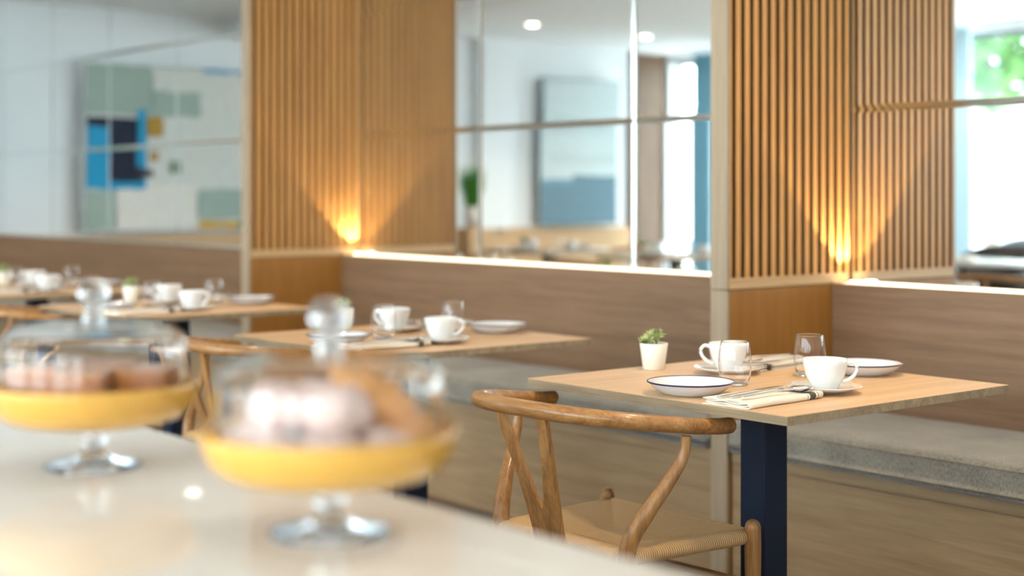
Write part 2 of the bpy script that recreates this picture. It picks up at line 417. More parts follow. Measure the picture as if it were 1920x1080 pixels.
# ------------------------------------------------------------------ slatted partitions
def partition(x1, label, name='slatted_partition'):
    """x1 = right face; thickness .067"""
    T = .067; y0, y1 = YB, 3.974
    t = thing(name, label, 'partition', (x1-T/2, y0, 0), 0, 'slatted oak partitions between the booths')
    h = T/2; L = y1-y0
    b = BM(); box(b, -h, h, 0, .012, 0, .896, .001); box(b, -h, h, 0, .012, .899, 2.698, .001); obj('end_strip', b, 'oak_grey_z', t, 'pale grey-beige oak edge strip')
    b = BM(); box(b, -h, h, .0125, YW-YB+.1, 0, .896); obj('lower_panel', b, 'lower_z', t)
    b = BM(); box(b, -h+.016, h-.025, .013, L, .93, 2.66); obj('core_panel', b, 'slat_back_gap_shade', t, 'dark oak backing between the slats')
    b = BM(); box(b, -h, h, .013, L, .899, .932, .001); box(b, -h, h, .013, L, 2.66, 2.698, .001); obj('cross_rail', b, 'oak_y', t)
    b = BM()
    for s in (-1, 1):
        x_in, x_out = s*(h-.025), s*h
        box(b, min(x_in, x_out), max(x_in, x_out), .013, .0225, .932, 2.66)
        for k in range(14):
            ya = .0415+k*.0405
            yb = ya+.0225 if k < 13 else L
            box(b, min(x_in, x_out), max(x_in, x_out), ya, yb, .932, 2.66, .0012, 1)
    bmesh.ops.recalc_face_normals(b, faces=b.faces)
    for f in b.faces: f.material_index = 0 if abs(f.normal.x) > .5 else 1  # side faces get the dark colour, painting in the shade between slats
    obj('slats', b, ['slat_z', 'slat_back_gap_shade'], t)
    return t
partition(-3.0935, 'slatted oak partition beside the nearest table, at the right')
partition(-5.9985, 'slatted oak partition left of the middle booth, further away')

# ------------------------------------------------------------------ banquettes, cushions, ledges
def banquette(x0, x1, label, seam, lit, booth):
    t = thing('banquette_bench', label, 'bench', ((x0+x1)/2, YB, 0), 0, 'built-in oak banquettes')
    h = (x1-x0)/2-.002; D = YW-YB
    b = BM(); box(b, -h, h, .02, .04, .03, .37, .001); obj('front_panel', b, 'bench_x', t)
    b = BM(); box(b, -h, h, .018, .045, .372, .395, .001); box(b, -h, h, .02, D-.01, .395, .405); obj('seat_board', b, 'bench_x', t)
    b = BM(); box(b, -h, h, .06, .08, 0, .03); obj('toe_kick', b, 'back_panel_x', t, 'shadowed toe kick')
    b = BM()
    if seam is None: box(b, -h, h, D, D+.02, .40, .9, .001)
    else:
        s = seam-(x0+x1)/2; box(b, -h, s-.001, D, D+.02, .40, .9, .001); box(b, s+.001, h, D, D+.02, .40, .9, .001)
    obj('back_panel', b, 'back_panel_x', t, 'darker brown oak back panel')
    b = BM(); box(b, -h, h, D+.0205, YM-YB+.03, .86, .8915); obj('ledge', b, 'stone_ledge', t, 'pale stone ledge')
    if lit:
        b = BM(); box(b, -h+.004, h-.004, D+.0215, YM-YB-.004, .8918, .8985)
        tag(obj('led_strip', b, 'led_warm', None), 'glowing warm light strip on the ledge under the mirrors, %s booth' % booth, 'light', 'ledge light strips')
        o = [q for q in COL.objects if q.name.startswith('led_strip')][-1]; o.location = ((x0+x1)/2, YB, 0)
def cushion(x0, x1, label):
    b = BM(); w = (x1-x0)/2
    box(b, -w, w, -.255, .248, 0, .1)
    bmesh.ops.subdivide_edges(b, edges=b.edges[:], cuts=5, use_grid_fill=True)
    for v in b.verts:
        ex = max(0, 1-(w-abs(v.co.x))/.08); ey = max(0, 1-(.25-abs(v.co.y))/.1)
        if v.co.z > .09: v.co.z += .006*(1-max(ex, ey))
    es = [e for e in b.edges if len(e.link_faces) == 2 and e.calc_face_angle(0) > .8]
    bmesh.ops.bevel(b, geom=es, offset=.018, segments=4, affect='EDGES', profile=.55)
    for f in b.faces: f.smooth = True
    o = obj('seat_cushion', b, 'fabric'); o.location = ((x0+x1)/2, YB+.245, .406)
    tag(o, label, 'cushion', 'grey seat cushions on the banquettes')
banquette(-3.0925, -.25, 'oak banquette behind the nearest table, under the right mirror', None, True, 'right')
banquette(-5.9975, -3.161, 'oak banquette in the middle booth between the two partitions', None, True, 'middle')
banquette(-11.5, -6.066, 'oak banquette in the far left booth', -8.27, False, 'left')
cushion(-3.087, -.26, 'grey fabric seat cushion behind the nearest table')
cushion(-4.60, -3.168, 'grey fabric seat cushion left of the nearest partition')
cushion(-5.99, -4.605, 'grey fabric seat cushion beside the further partition')
cushion(-7.85, -6.075, 'grey fabric seat cushion right end of the far left booth')
cushion(-9.66, -7.855, 'grey fabric seat cushion middle of the far left booth')
cushion(-11.45, -9.665, 'grey fabric seat cushion far end of the far left booth')

def uplight(x, label):
    t = thing('uplight', label, 'lamp', (x, 3.94, .9), 0, 'corner uplights')
    b = BM(); lathe(b, [(.0, 0), (.026, 0), (.026, .006), (.021, .006), (.021, .003), (0, .003)], 24); obj('housing', b, 'steel', t)
    b = BM(); lathe(b, [(0, .0035), (.0205, .0035), (.0205, .0055), (0, .0055)], 24); obj('lens', b, 'uplight_lens', t)
    l = bpy.data.lights.new('uplight_beam', 'SPOT'); l.energy = 16; l.color = (1, .78, .46); l.spot_size = math.radians(88); l.spot_blend = .12; l.shadow_soft_size = .010
    o = bpy.data.objects.new('uplight_beam', l); COL.objects.link(o); o.parent = t; o.location = (0, 0, .012); o.rotation_euler = (PI, 0, 0)
uplight(-3.04, 'small glowing uplight in the corner of the right booth')
uplight(-5.945, 'small glowing uplight in the corner of the middle booth')

# ------------------------------------------------------------------ downlights
def make_down():
    t = thing('downlight', 'x', 'lamp')
    b = BM(); lathe(b, [(.058, 0), (.072, 0), (.074, -.004), (.058, -.006)], 32, closed=True); obj('trim_ring', b, 'frame_metal', t)
    b = BM(); lathe(b, [(0, -.001), (.057, -.001), (.057, -.004), (0, -.004)], 32); obj('lens', b, 'lamp_lens', t)
    l = bpy.data.lights.new('downlight_beam', 'SPOT'); l.energy = 58; l.color = (1, .80, .56); l.spot_size = math.radians(115); l.spot_blend = .7; l.shadow_soft_size = .05
    o = bpy.data.objects.new('downlight_beam', l); COL.objects.link(o); o.parent = t; o.location = (0, 0, -.012)
    return t
DL = [(-10.3, -.73), (-10.3, -2.15), (-7.17, -3.24), (-9.9, 2.82), (-7.2, -1.0), (-7.1, 2.9), (-4.75, 2.9), (-4.2, -1.6), (-2.2, 2.95), (-1.2, 2.2), (-.6, -1.6), (1.6, 2.9)]
DN = ['above the far west end', 'in the far south-west corner', 'beside the window', 'above the far left booth end', 'above the round table', 'above the far left booth', 'above the middle booth',
      'between the windows', 'above the nearest table', 'in front of the right booth', 'behind the counter', 'beyond the right booth']
for (x, y), n in zip(DL, DN): place('down', make_down, (x, y, ZC), 0, 'round recessed ceiling downlight '+n, 'recessed ceiling downlights')

# ------------------------------------------------------------------ tables
def make_table():
    t = thing('dining_table', 'x', 'table')
    b = BM(); box(b, -.4, .4, -.389, .389, .7485, .75, .0004, 1); obj('tabletop', b, 'table_top', t)
    b = BM(); box(b, -.4, .4, -.389, .389, .731, .7484, .0004, 1); obj('tabletop_edge', b, 'table_edge', t)
    b = BM(); box(b, -.037, .037, -.04, .04, .02, .723, .001); obj('pedestal', b, 'black_steel_sky_sheen', t)
    b = BM(); box(b, -.2, .2, -.2, .2, .7231, .7309); obj('mounting_plate', b, 'black', t)
    b = BM(); box(b, -.24, .24, -.24, .24, 0, .0198, .003); obj('base_plate', b, 'black', t)
    return t
# ---- tableware
def make_plate():
    t = thing('enamel_plate', 'x', 'plate')
    b = BM(); lathe(b, [(0, .0), (.058, 0), (.068, .004), (.085, .016), (.0945, .0262), (.0955, .0275), (.0935, .0275), (.084, .019), (.066, .0065), (.055, .0035), (0, .003)], 56); obj('dish', b, 'enamel', t)
    b = BM()
    n = 56; pr = [(.0957+.0018*math.cos(a), .0272+.0018*math.sin(a)) for a in [2*PI*k/8 for k in range(8)]]
    lathe(b, pr, n, closed=True); obj('rim', b, 'enamel_rim', t, 'dark blue enamel rim')
    return t
def make_cup():
    t = thing('coffee_cup', 'x', 'cup')
    b = BM(); lathe(b, [(0, .002), (.021, .002), (.023, 0), (.026, 0), (.027, .003), (.033, .014), (.043, .033), (.0480, .052), (.0500, .068), (.0490, .0695), (.0476, .068), (.045, .052), (.040, .034), (.030, .017), (.02, .009), (0, .007)], 48); obj('bowl', b, 'porcelain', t)
    b = BM(); tube(b, spline([(.0465, 0, .061, .0050), (.060, 0, .063, .0046), (.069, 0, .052, .0042), (.064, 0, .036, .0042), (.050, 0, .024, .0046), (.0385, 0, .020, .005)], 6), 10, False); obj('handle', b, 'porcelain', t)
    return t
def make_saucer():
    b = BM(); lathe(b, [(0, .0018), (.030, .0018), (.032, 0), (.036, 0), (.040, .0025), (.066, .0085), (.0825, .0155), (.083, .0165), (.0815, .0172), (.064, .0115), (.040, .0065), (.028, .0048), (0, .0045)], 56)
    return tag(obj('saucer', b, 'porcelain'), 'x', 'saucer')
def make_glass():
    b = BM(); P_ = spline([(.024, 0), (.0285, .002), (.0335, .012), (.0372, .030), (.0385, .048), (.0372, .070), (.0342, .090), (.0322, .100)], 4)
    lathe(b, [(0, 0)]+P_+[(.0320, .1004), (.0314, .1000)]+[(r-.0009, z) for r, z in reversed(P_) if z > .012]+[(.0275, .008), (.02, .0065), (0, .006)], 56)
    return tag(obj('water_glass', b, 'glass'), 'x', 'glass')
def make_napkin():
    """long axis y, top ~ .015"""
    b = BM(); W, Lh = .062, .128; th = .0011; R = random.Random(11)
    def arc(cx, cz, r, a0, a1, n=7): return [(cx+r*math.cos(a0+(a1-a0)*k/n), cz+r*math.sin(a0+(a1-a0)*k/n)) for k in range(n+1)]
    def sheet(line, l0, l1, ph):
        ny = 14; n = len(line); up = []; dn = []
        for j in range(ny+1):
            y = l0+(l1-l0)*j/ny; e = max(0, abs(j/ny-.5)*2-.6)/.4; a = []; c = []
            for k, (x, z) in enumerate(line):
                p, q = line[max(k-1, 0)], line[min(k+1, n-1)]; tx, tz = q[0]-p[0], q[1]-p[1]; m = math.hypot(tx, tz) or 1
                nx, nz = -tz/m, tx/m
                w = .0016*e*math.sin(x*95+ph+j*.2)*(1 if z > .003 else .15)+.0005*math.sin(x*50+y*40+ph)
                yy = y+.0025*math.sin(x*60+ph)*e*(1 if j > ny/2 else -1)
                a.append(b.verts.new((x+nx*th, yy, max(.0002, z+nz*th+w)))); c.append(b.verts.new((x-nx*th, yy, max(.0001, z-nz*th+w))))
            up.append(a); dn.append(c)
        for g, fl in ((up, 0), (dn, 1)):
            for r, q in zip(g, g[1:]):
                for k in range(n-1): b.faces.new((r[k], r[k+1], q[k+1], q[k])).smooth = True
        for k in range(n-1):
            for j in (0, ny): b.faces.new((up[j][k], up[j][k+1], dn[j][k+1], dn[j][k]))
        for j in range(ny):
            for k in (0, n-1): b.faces.new((up[j][k], up[j+1][k], dn[j+1][k], dn[j][k]))
    def lin(x0, x1, z, n=16): return [(x0+(x1-x0)*k/n, z) for k in range(n)]
    sheet(lin(-W, W-.0065, .0013)+arc(W-.0065, .0072, .0059, -PI/2, PI/2)+list(reversed(lin(-W+.002, W-.0065, .0131))), -Lh, Lh, 0)
    sheet(lin(-W+.003, W-.012, .0046)+arc(W-.012, .0072, .0026, -PI/2, PI/2)+list(reversed(lin(-W+.001, W-.012, .0098))), -Lh+.005, Lh-.002, 2)
    return tag(obj('napkin', b, 'napkin_linen'), 'x', 'napkin')
def make_fork():
    b = BM()
    ribbon(b, spline([(0, -.095, 0, .0035), (0, -.08, .0005, .0050), (0, -.03, .002, .0035), (0, .02, .004, .0024), (0, .036, .004, .004), (0, .047, .002, .0105), (0, .056, .001, .0118)], 4), .0016)
    for k in range(4):
        x = (-1.5+k)*.0062
        ribbon(b, spline([(x, .055, .001, .0024), (x, .075, -.0005, .0019), (x, .092, .002, .0016), (x, .102, .0055, .0008)], 3), .0015)
    return tag(obj('fork', b, 'steel'), 'x', 'fork')
def make_knife():
    b = BM(); ribbon(b, spline([(0, -.105, 0, .004), (0, -.09, 0, .0062), (0, -.02, .001, .0045), (0, .01, .001, .004), (0, .02, .0005, .0095), (0, .07, .0003, .0102), (0, .095, .0003, .008), (.003, .108, .0003, .002)], 4), .0016)
    return tag(obj('table_knife', b, 'steel'), 'x', 'knife')
def make_spoon():
    b = BM()
    ribbon(b, spline([(0, -.095, 0, .0035), (0, -.08, .0005, .0050), (0, -.03, .002, .0035), (0, .02, .004, .0024), (0, .05, .0035, .0024), (0, .056, .003, .005)], 4), .0016)
    n, m = 20, 6; rings = []
    for s, zf in ((1, 0), (-1, .0012)):
        rr = []
        for j in range(m+1):
            q = j/m; r = q
            ring = [b.verts.new((.0185*r*math.cos(2*PI*k/n)*(1-.12*math.sin(2*PI*k/n)), .078+.027*r*math.sin(2*PI*k/n), .003-.008*(1-r*r)+(zf))) for k in range(n)] if j else [b.verts.new((0, .078, -.005+zf))]
            rr.append(ring)
        rings.append(rr)
        for p, q2 in zip(rr, rr[1:]):
            for k in range(n):
                f = b.faces.new((p[0], q2[k], q2[(k+1) % n]) if len(p) == 1 else (p[k], p[(k+1) % n], q2[(k+1) % n], q2[k])); f.smooth = True
    for k in range(n):
        b.faces.new((rings[0][-1][k], rings[0][-1][(k+1) % n], rings[1][-1][(k+1) % n], rings[1][-1][k]))
    return tag(obj('spoon', b, 'steel'), 'x', 'spoon')
def make_pot():
    t = thing('potted_succulent', 'x', 'plant')
    b = BM(); lathe(b, [(0, .0), (.026, 0), (.0272, .001), (.0355, .0655), (.0352, .066), (.0332, .066), (.0325, .064), (.031, .05), (0, .05)], 40); obj('pot', b, 'pot_cream', t)
    b = BM(); lathe(b, [(0, .0505), (.0312, .0505), (.0315, .056), (0, .058)], 30); obj('soil', b, 'soil', t)
    b = BM(); R = random.Random(3)
    for (cx, cy, cz, sc, lean) in [(-.008, 0, .074, 1.0, 0), (-.020, -.008, .066, .85, -.5), (.008, .004, .082, .9, .35), (-.002, -.018, .072, .8, .1), (-.012, .014, .07, .8, -.2), (.000, -.004, .088, .62, .1)]:
        for k in range(15):
            a = k*2.4; el = .25+.085*k; Lf = .026*sc*R.uniform(.85, 1.15); w = .0042*sc
            d = Vector((math.cos(a)*math.cos(el)+lean*.4, math.sin(a)*math.cos(el), math.sin(el))).normalized()
            s = d.cross(Vector((0, 0, 1))); s = s.normalized() if s.length > .1 else Vector((1, 0, 0)); u = s.cross(d)
            c = Vector((cx, cy, cz)); pr = []
            for q, ww in ((0, .5), (.35, 1), (.7, .8), (1, .05)):
                p = c+d*Lf*q+u*(-.006*q*q*sc)
                pr.append([b.verts.new(p+s*w*ww), b.verts.new(p+u*.0018*ww), b.verts.new(p-s*w*ww), b.verts.new(p-u*.0028*ww)])
            for p, q2 in zip(pr, pr[1:]):
                for i in range(4):
                    f = b.faces.new((p[i], p[(i+1) % 4], q2[(i+1) % 4], q2[i])); f.smooth = True
        tube(b, [(cx*.6, cy*.6, .054, .0022), (cx, cy, cz+.002, .002)], 6, False)
    obj('leaves', b, 'succulent', t)
    return t

def setting(tx, ty, nm, jit=0.0, rot=0.0, cups=(1, 1)):
    R = random.Random(int(abs(tx)*1000))
    def P(x, y): 
        x += R.uniform(-jit, jit); y += R.uniform(-jit, jit)
        c, s = math.cos(rot), math.sin(rot); return (tx+x*c-y*s, ty+x*s+y*c)
    Z = .7502
    G = lambda s: s
    for side, sg, ra in (('aisle', 1, 0), ('bench', -1, PI)):
        w = '%s side of %s' % (side, nm)
        p = P(.042, -.29) if sg > 0 else P(.056, .298); place('plate', make_plate, (p[0], p[1], Z), R.uniform(0, 3), 'white enamel plate with dark blue rim, '+w, G('enamel plates on the tables'))
        p = P(.215, -.045) if sg > 0 else P(-.158, .050)
        place('saucer', make_saucer, (p[0], p[1], Z), 0, 'white porcelain saucer under the coffee cup, '+w, G('saucers'))
        place('cup', make_cup, (p[0]+.002, p[1], Z+.0056), ra+(math.radians(38) if sg > 0 else math.radians(52))+rot, 'white porcelain coffee cup on its saucer, '+w, G('coffee cups'))
        p = P(0, -.10) if sg > 0 else P(.006, .160)
        place('glass', make_glass, (p[0], p[1], Z), 0, 'clear stemless water glass, '+w, G('water glasses'))
        p = P(.222, -.255) if sg > 0 else P(-.198, .259)
        a = math.radians(3.5)+ra+rot
        place('napkin', make_napkin, (p[0], p[1], Z), a, 'folded cream napkin with dark stripe, '+w, G('folded napkins'))
        for key, mk, ox, oy, ar, lab in (('knife', make_knife, -.034, .002, .06, 'steel table knife lying on the napkin, '), ('fork', make_fork, -.004, .004, -.02, 'steel fork lying on the napkin, '), ('spoon', make_spoon, .030, .002, -.05, 'steel spoon lying on the napkin, ')):
            c, s = math.cos(a), math.sin(a)
            place(key, mk, (p[0]+ox*c-oy*s, p[1]+ox*s+oy*c, Z+(.0174 if key != 'spoon' else .0208)), a+ar, lab+w, G(key+'s on the napkins')).scale = (1.14, 1.14, 1.14)
    p = P(-.335, -.03); place('pot', make_pot, (p[0], p[1], Z), 0.2, 'small succulent in a cream pot on '+nm, 'potted succulents')

# ---- wishbone chairs
def make_chair():
    t = thing('wishbone_chair', 'x', 'chair')
    # curved top rail
    pts = []
    n = 32
    for i in range(n+1):
        a = PI*i/n; ca, sa = math.cos(a), math.sin(a)
        x = .279*math.copysign(abs(ca)**.72, ca); y = -.02-.285*abs(sa)**.86
        z = .703+.038*abs(sa)**.8
        r = .0172+.0010*abs(sa)**2
        pts.append((x, y, z, r))
    pts = [(.282, .045, .701, .0172), (.2815, .01, .702, .0172)]+pts[1:-1]+[(-.2815, .01, .702, .0172), (-.282, .045, .701, .0172)]
    b = BM(); tube(b, pts, 20, 'blunt', 1.0); obj('top_rail', b, 'chair_wood', t)
    for s in (1, -1):
        b = BM()
        tube(b, spline([(s*.202, -.205, 0, .0125), (s*.203, -.195, .2, .0155), (s*.203, -.185, .40, .0185), (s*.207, -.178, .47, .0185), (s*.228, -.150, .53, .0170), (s*.252, -.110, .595, .0140), (s*.266, -.082, .645, .0118), (s*.270, -.075, .690, .0108)], 6), 14, False)
        obj('leg', b, 'chair_wood_z', t)
        b = BM()
        tube(b, spline([(s*.228, .185, 0, .0125), (s*.230, .18, .2, .0155), (s*.232, .176, .40, .0185), (s*.232, .176, .458, .0180)], 5), 14, True)
        obj('leg', b, 'chair_wood_z', t)
    # Y shaped splat
    b = BM()
    def slab(pl, th):
        a = [b.verts.new(p) for p in pl]
        # normal roughly y; thickness along y
        c = [b.verts.new((p[0], p[1]-th, p[2])) for p in pl]
        return a, c
    zs = [.425, .47, .50, .515, .522, .535, .56, .60, .64, .68, .715, .735]
    def yc(z): return -.203-.090*((z-.425)/.31)**1.15
    def outer(z): return .047+.038*max(0, (z-.47)/.265)**1.25
    def inner(z): return max(0, (z-.515)/.22)**.7*.056 if z > .515 else 0
    th = .011
    for s in (1, -1):
        rows = []
        for z in zs:
            o, i = s*outer(z), s*inner(z)
            y = yc(z)
            rows.append([b.verts.new((o, y, z)), b.verts.new((i, y, z)), b.verts.new((i, y-th, z)), b.verts.new((o, y-th, z))])
        for p, q in zip(rows, rows[1:]):
            for k in range(4):
                if k == 1 and abs(p[1].co.x) < 1e-6 and abs(q[1].co.x) < 1e-6: continue
                b.faces.new((p[k], p[(k+1) % 4], q[(k+1) % 4], q[k]))
        b.faces.new(rows[0]); b.faces.new(rows[-1])
    bmesh.ops.remove_doubles(b, verts=b.verts, dist=1e-5)
    obj('splat', b, 'chair_wood_z', t)
    # woven seat: four triangles meeting along a short middle seam
    fl, fr, rr, rl = Vector((-.218, .176, .438)), Vector((.218, .176, .438)), Vector((.192, -.182, .438)), Vector((-.192, -.182, .438))
    c1, c2 = Vector((-.003, -.012, .409)), Vector((.003, -.012, .409))
    b = BM()
    def patch(a, d, p, q, mi, N=10):
        g = []
        for i in range(N+1):
            u = i/N; A = a.lerp(d, u); B = p.lerp(q, u); row = []
            for j in range(N+1):
                v = j/N; P_ = A.lerp(B, v); P_ = P_ + Vector((0, 0, .0030*math.sin(PI*v))); row.append(b.verts.new(P_))
            g.append(row)
        for i in range(N):
            for j in range(N):
                try:
                    f = b.faces.new((g[i][j], g[i+1][j], g[i+1][j+1], g[i][j+1])); f.smooth = True; f.material_index = mi
                except Exception: pass
    up = Vector((0, 0, .0145))
    patch(fl+up, fr+up, c1, c2, 1); patch(rl+up, rr+up, c1, c2, 1)
    patch(fl+up, rl+up, c1, c1, 0); patch(fr+up, rr+up, c2, c2, 0)
    dn = Vector((0, 0, -.03))
    und = [b.verts.new(p+Vector((0, 0, -.012))) for p in (fl, fr, rr, rl)]; f = b.faces.new(und); f.material_index = 0
    obj('woven_seat', b, ['cord_y', 'cord_x'], t)
    # cord-wrapped seat rails
    for (p, q, m, sag) in ((fl, rl, 'cord_y', 0), (fr, rr, 'cord_y', 0), (fl, fr, 'cord_x', 0), (rl, rr, 'cord_x', 0)):
        b = BM(); d = [(p.lerp(q, k/8)) for k in range(9)]
        tube(b, [(v.x, v.y, v.z-.0015, .0178) for k, v in enumerate(d)], 14, False, .95); obj('seat_rail', b, m, t, 'cord-wrapped seat rail')
    for s in (1, -1):
        b = BM(); tube(b, [(s*.203, -.19, .27, .010), (s*.217, 0, .272, .0115), (s*.230, .17, .27, .010)], 10, False); obj('stretcher', b, 'chair_wood', t)
    b = BM(); tube(b, [(-.225, .178, .33, .010), (0, .178, .33, .0115), (.225, .178, .33, .010)], 10, False); obj('stretcher', b, 'chair_wood', t)
    b = BM(); tube(b, [(-.2, -.188, .22, .010), (0, -.188, .22, .0115), (.2, -.188, .22, .010)], 10, False); obj('stretcher', b, 'chair_wood', t)
    return t

TY = 2.691
TABLES = [(-2.343, 'the nearest table'), (-3.768, 'the second table'), (-5.335, 'the third table'), (-6.722, 'the fourth table'), (-8.28, 'the fifth table')]
TL = ['square oak-topped table nearest the camera, beside the right partition', 'square oak-topped table, second from the right, middle booth', 'square oak-topped table, third from the right, beside further partition',
      'square oak-topped table, fourth from the right, far left booth', 'square oak-topped table, fifth from the right, at left frame edge']
for (x, nm), lb in zip(TABLES, TL):
    place('table', make_table, (x, TY, 0), 0, lb, 'oak-topped tables along the banquettes')
    setting(x, TY, nm, 0 if x > -3 else .003)
place('chair', make_chair, (-2.437, 2.32, 0), math.radians(.5), 'oak wishbone chair with woven cord seat at the nearest table', 'wishbone chairs')
for x, y, r, n in [(-4.06, 2.38, 3, 'second'), (-5.80, 2.38, -4, 'third'), (-7.0, 2.33, 2, 'fourth'), (-8.5, 2.33, 0, 'fifth')]:
    place('chair', make_chair, (x, y, 0), math.radians(r), 'oak wishbone chair with woven cord seat at the %s table' % n, 'wishbone chairs')
# tables across the room, seen in the mirrors
for x, y, nm, lb in [(-8.85, .30, 'the table across the room, far', 'square table across the room, the farther one in the mirror'), (-7.35, .42, 'the table across the room, near', 'square table across the room, the nearer one in the mirror')]:
    place('table', make_table, (x, y, 0), 0, lb, 'tables across the room')
    setting(x, y, nm, .003)
for x, y, r, lb in [(-8.95, .98, 180, 'wishbone chair at the farther table across the room'), (-7.45, 1.1, 176, 'wishbone chair at the nearer table across the room'), (-7.25, -.30, 4, 'wishbone chair behind the nearer table across the room'), (-8.8, -.42, 0, 'wishbone chair behind the farther table across the room')]:
    place('chair', make_chair, (x, y, 0), math.radians(r), lb, 'wishbone chairs across the room')

# ------------------------------------------------------------------ round table and black tub chairs by the window
t = thing('round_table', 'round pale-topped table by the window, seen in the right mirror', 'table', (-5.70, -.56, 0))
b = BM(); lathe(b, [(0, .722), (.39, .722), (.4, .73), (.4, .748), (.395, .752), (0, .752)], 64); obj('tabletop', b, 'stone_ledge', t)
b = BM(); lathe(b, [(0, 0), (.22, 0), (.22, .012), (.035, .03), (.03, .72), (0, .72)], 32); obj('pedestal', b, 'black', t)
for dx, dy in ((.06, .2), (-.1, -.12)):
    place('napkin', make_napkin, (-5.70+dx, -.56+dy, .7525), .6+dx*9, 'folded napkin on the round table by the window, %s' % ('front' if dy > 0 else 'back'), 'folded napkins')
    place('glass', make_glass, (-5.70+dx*1.5-.12, -.56+dy, .7525), 0, 'clear water glass on the round table by the window, %s' % ('front' if dy > 0 else 'back'), 'water glasses')
def make_tub(mat='black_seat'):
    t = thing('tub_chair', 'x', 'chair')
    b = BM(); N = 24; rows = []
    for i in range(N+1):
        a = math.radians(-125+250*i/N); top = .82-.14*abs(math.sin(a*.62))**4
        x, y = .27*math.sin(a), -.25*math.cos(a)
        rows.append([b.verts.new((x*k, y*k, z)) for k, z in ((.78, .42), (.98, .55), (1.06, top), (.96, top-.005), (.88, .55), (.68, .44))])
    for p, q in zip(rows, rows[1:]):
        for k in range(6):
            f = b.faces.new((p[k], p[(k+1) % 6], q[(k+1) % 6], q[k])); f.smooth = True
    b.faces.new(rows[0]); b.faces.new(rows[-1]); obj('backrest', b, mat, t)
    b = BM(); lathe(b, [(0, .38), (.20, .38), (.235, .40), (.235, .43), (.2, .455), (0, .46)], 32); obj('seat', b, mat, t)
    for sx in (-1, 1):
        for sy in (-1, 1):
            b = BM(); tube(b, [(sx*.15, sy*.15, .38, .014), (sx*.22, sy*.22, 0, .009)], 8, False); obj('leg', b, 'black', t)
    return t
place('tub', make_tub, (-6.02, -1.42, 0), math.radians(8), 'black tub chair behind the round table, in the mirror', 'tub chairs round the window table')
place('chair', make_chair, (-4.62, .62, 0), math.radians(186), 'wishbone chair standing alone across the aisle, in the right mirror', 'wishbone chairs across the room')
place('tub2', lambda: make_tub('grey_seat'), (-6.9, -3.2, 0), math.radians(10), 'blue-grey tub chair beside the window, in the mirror', 'tub chairs by the window')

# ------------------------------------------------------------------ things on the far wall
def painting(name, label, y0, y1, z0, z1, patches, mats, depth, edge):
    """hangs on the west wall, faces +x"""
    t = thing(name, label, 'painting', (XW+.062, (y0+y1)/2, z0), 0)
    w = abs(y1-y0)/2; h = z1-z0
    b = BM(); box(b, 0, depth, -w, w, 0, h, .002); obj('canvas', b, edge, t)
    b = BM(); R = random.Random(7)
    for i, (a0, b0, a1, b1, m) in enumerate(patches):
        ya, yb = sorted((a0, a1)); za, zb = sorted((b0, b1)); cy = (y0+y1)/2
        ya, yb = max(ya, min(y0, y1)+.012), min(yb, max(y0, y1)-.012); za, zb = max(za, z0+.012), min(zb, z1-.012)
        loop = []; n = 7; j = .008
        for (p, q) in (((ya, za), (yb, za)), ((yb, za), (yb, zb)), ((yb, zb), (ya, zb)), ((ya, zb), (ya, za))):
            for k in range(n):
                loop.append((p[0]+(q[0]-p[0])*k/n+R.uniform(-j, j), p[1]+(q[1]-p[1])*k/n+R.uniform(-j, j)))
        x = depth+.0008*(i+1)
        f = b.faces.new([b.verts.new((x, y-cy, z-z0)) for y, z in loop]); f.material_index = m
    bmesh.ops.triangulate(b, faces=b.faces[:])
    obj('paint', b, mats, t, fix=False)
    return t
PC = [('p_white', 214, 214, 208), ('p_sage', 158, 174, 164), ('p_cyan', 30, 150, 196), ('p_navy', 24, 34, 56), ('p_ochre', 176, 136, 50), ('p_pale', 226, 222, 214), ('p_yellow', 206, 160, 50), ('p_green', 60, 110, 60), ('p_brown', 66, 50, 52), ('p_edge', 216, 220, 222),
      ('q_pale', 196, 208, 208), ('q_mist', 188, 200, 200), ('q_slate', 100, 128, 142), ('q_frame', 150, 164, 170), ('q_blue', 110, 142, 160)]
for n, r, g, bb in PC: plain(n, srgb(r, g, bb), .8, noise=.16, nscale=22)
painting('abstract_painting', 'large abstract painting of sage, cyan and navy blocks, reflected at left', 2.975, 1.15, .875, 2.25,
         [(2.97, 2.25, 1.1, .86, 0), (2.97, 2.24, 2.37, 1.83, 1), (2.37, 2.04, 1.93, 1.83, 1), (2.96, 1.21, 2.69, .87, 1), (1.97, 1.22, 1.2, .96, 1), (2.68, 1.26, 1.98, .86, 5),
          (2.95, 1.80, 2.42, 1.22, 2), (2.95, 1.81, 2.49, 1.73, 3), (2.74, 1.77, 2.47, 1.56, 3), (2.74, 1.56, 2.46, 1.28, 3), (2.50, 1.88, 2.43, 1.4, 2), (2.42, 1.82, 2.28, 1.66, 4), (2.39, 1.53, 2.32, 1.46, 4),
          (1.91, 2.265, 1.2, 2.215, 2), (1.96, .945, 1.58, .87, 6), (1.58, .945, 1.3, .87, 7), (2.50, 1.38, 2.36, 1.32, 8), (2.20, 1.46, 2.13, 1.36, 7)],
         ['p_white', 'p_sage', 'p_cyan', 'p_navy', 'p_ochre', 'p_pale', 'p_yellow', 'p_green', 'p_brown'], .04, 'p_edge')
